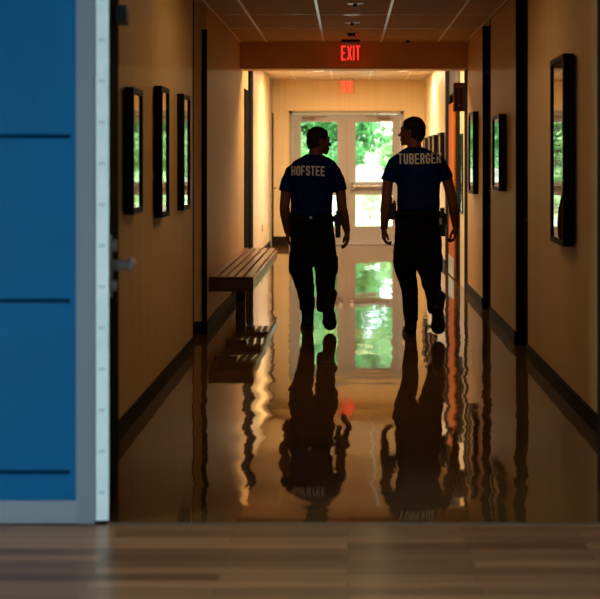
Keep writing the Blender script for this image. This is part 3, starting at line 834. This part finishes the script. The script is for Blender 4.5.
def can(x, y, W, label):
    r = empty('downlight', (x, y, ZF)); tag(r, label, 'ceiling light', 'recessed downlights near the entrance')
    bm = bmesh.new(); cyl(bm, (0, 0, 0), (0, 0, -.012), .10, 28); obj('trim_ring', bm, 'white', r)
    bm = bmesh.new(); cyl(bm, (0, 0, -.012), (0, 0, -.016), .08, 28); obj('diffuser', bm, 'lamp', r)
    ld = bpy.data.lights.new('lamp', 'AREA'); ld.shape = 'DISK'; ld.size = .16; ld.energy = W; ld.color = (1, .72, .40)
    lo = bpy.data.objects.new('lamp', ld); COL.objects.link(lo); lo.parent = r; lo.location = (0, 0, -.03)
LAMP_W = 80
troffer(15.35, 'lit ceiling panel just beyond the beam', ZF, LAMP_W)
can(-.45, 20.2, 80, 'left recessed downlight near the entrance doors')
can(.86, 20.2, 62, 'right recessed downlight near the entrance doors')
troffer(8.6, 'lit ceiling panel over the near corridor', ZC, 8)

# ------------------------------------------------------------------ outdoors
struct('ground', B(-14, 14, YE + .2, 29.5, -.12, -.01), 'ground')
struct('ground_lawn', B(-22, 22, 29.5, 70, -.12, -.005), 'grass')

def leaves(bm, c, r, n, size, flatten=1.0):
    for _ in range(n):
        d = Vector((random.gauss(0, 1), random.gauss(0, 1), random.gauss(0, 1))).normalized() * (random.random() ** .45)
        p = Vector(c) + Vector((d.x * r[0], d.y * r[1], d.z * r[2]))
        if p.z < .02: continue
        a = Vector((random.gauss(0, 1), random.gauss(0, 1), random.gauss(0, .6))).normalized(); b = a.cross(Vector((random.gauss(0, 1), random.gauss(0, 1), random.gauss(0, 1)))).normalized()
        s = size * random.uniform(.6, 1.3)
        v = [bm.verts.new(p - a * s), bm.verts.new(p + b * s * .38), bm.verts.new(p + a * s), bm.verts.new(p - b * s * .38)]
        bm.faces.new(v)

def tree(x, y, hgt, w, m, label, n=2600, size=.11, name='leafy_tree', cat='tree', grp='trees outside the glass doors'):
    r = empty(name, (x, y, 0)); tag(r, label, cat, grp)
    bm = bmesh.new(); tube(bm, [(0, 0, -.01), (.05, 0, hgt * .3), (-.03, .05, hgt * .7)], [w * .06, w * .045, w * .02]); 
    for k in range(4):
        a = k * 1.7; tube(bm, [(0, 0, hgt * .25), (math.cos(a) * w * .35, math.sin(a) * w * .35, hgt * .62)], [w * .03, w * .01])
    obj('trunk', bm, 'bark', r)
    bm = bmesh.new()
    nb = 14 if hgt < 7 else 20
    for k in range(nb):
        a = random.uniform(0, 2 * PI); q = random.uniform(0, .6) * w
        z = hgt * (random.uniform(.14, .85) if hgt > 3 else random.uniform(.22, .85)); rr = w * random.uniform(.28, .45)
        leaves(bm, (math.cos(a) * q, math.sin(a) * q, z), (rr, rr, rr * .8), n // nb, size)
    obj('foliage', bm, m, r)
spots = [(-2.0, 36.5, 5.0, 1.5, 'leaf', 'mid green tree seen through the left door pane'), (1.95, 36.8, 5.2, 1.5, 'leaf', 'bright green tree seen through the right door pane'),
         (0.0, 41.5, 6.0, 1.9, 'leaf3', 'dark green tree behind the middle of the entrance doors'), (-3.1, 47, 9.5, 2.7, 'leaf3', 'tall dark tree behind on the left outside'),
         (3.1, 47, 9.5, 2.7, 'leaf', 'tall green tree behind on the right outside'), (0.1, 53, 11, 3.0, 'leaf', 'tallest tree farthest beyond the doors')]
for x, y, hh, w, m, l in spots: tree(x, y, hh, w, m, l, 6500 if hh < 7 else 11000, .12 if hh < 7 else .22)
bsp = [(-2.0, 33.2, .9, .75, 'low pale bush left of the doors outside'), (-1.0, 34, 1.1, .8, 'pale bush seen low through the left pane'), (.55, 33.4, .8, .6, 'pale flowering bush low through the right pane'),
       (1.35, 34.4, 1.45, .75, 'taller pale bush low at the right of the right pane'), (2.4, 33.8, 1.0, .8, 'pale bush right of the doors outside')]
for x, y, hh, w, l in bsp: tree(x, y, hh, w, 'leaf2', l, 1300, .07, 'leafy_bush', 'bush', 'bushes outside the glass doors')

# ------------------------------------------------------------------ light
w = bpy.data.worlds.new('World'); SC.world = w; w.use_nodes = True
nt = w.node_tree; bg = nt.nodes['Background']
sky = nt.nodes.new('ShaderNodeTexSky'); sky.sky_type = 'NISHITA'; sky.sun_elevation = math.radians(50); sky.sun_rotation = math.radians(160); sky.sun_disc = False
sky.air_density = 1.2; sky.dust_density = 2.5
nt.links.new(sky.outputs[0], bg.inputs[0]); bg.inputs[1].default_value = 1.5
sd = bpy.data.lights.new('sun', 'SUN'); sd.energy = 18.0; sd.angle = math.radians(.6); sd.color = (1, .96, .88)
so = bpy.data.objects.new('sun', sd); COL.objects.link(so); so.location = (0, 20, 12)
so.rotation_euler = (math.radians(42), 0, math.radians(-25))
# daylight entering by the lobby window
ld = bpy.data.lights.new('window_daylight', 'AREA'); ld.shape = 'RECTANGLE'; ld.size = 1.55; ld.size_y = 4.8; ld.energy = 1250; ld.color = (.72, .88, 1)
lo = bpy.data.objects.new('window_daylight', ld); COL.objects.link(lo); lo.location = (-6.2, 1.0, 1.07); lo.rotation_euler = (0, math.radians(-90), 0)

# ------------------------------------------------------------------ camera
cd = bpy.data.cameras.new('camera'); cam = bpy.data.objects.new('camera', cd); COL.objects.link(cam)
cam.location = (0, 0, 1.45); cam.rotation_euler = (math.radians(90), 0, 0)
cd.sensor_width = 36; cd.lens = 78; cd.shift_x = -48 / 600; cd.shift_y = -137.5 / 600
cd.clip_start = .05; cd.clip_end = 300
cd.dof.use_dof = True; cd.dof.focus_distance = 11.0; cd.dof.aperture_fstop = 2.8
SC.camera = cam
SC.view_settings.view_transform = 'Standard'; SC.view_settings.look = 'None'; SC.view_settings.exposure = 0; SC.view_settings.gamma = 1
SC.view_settings.use_curve_mapping = False
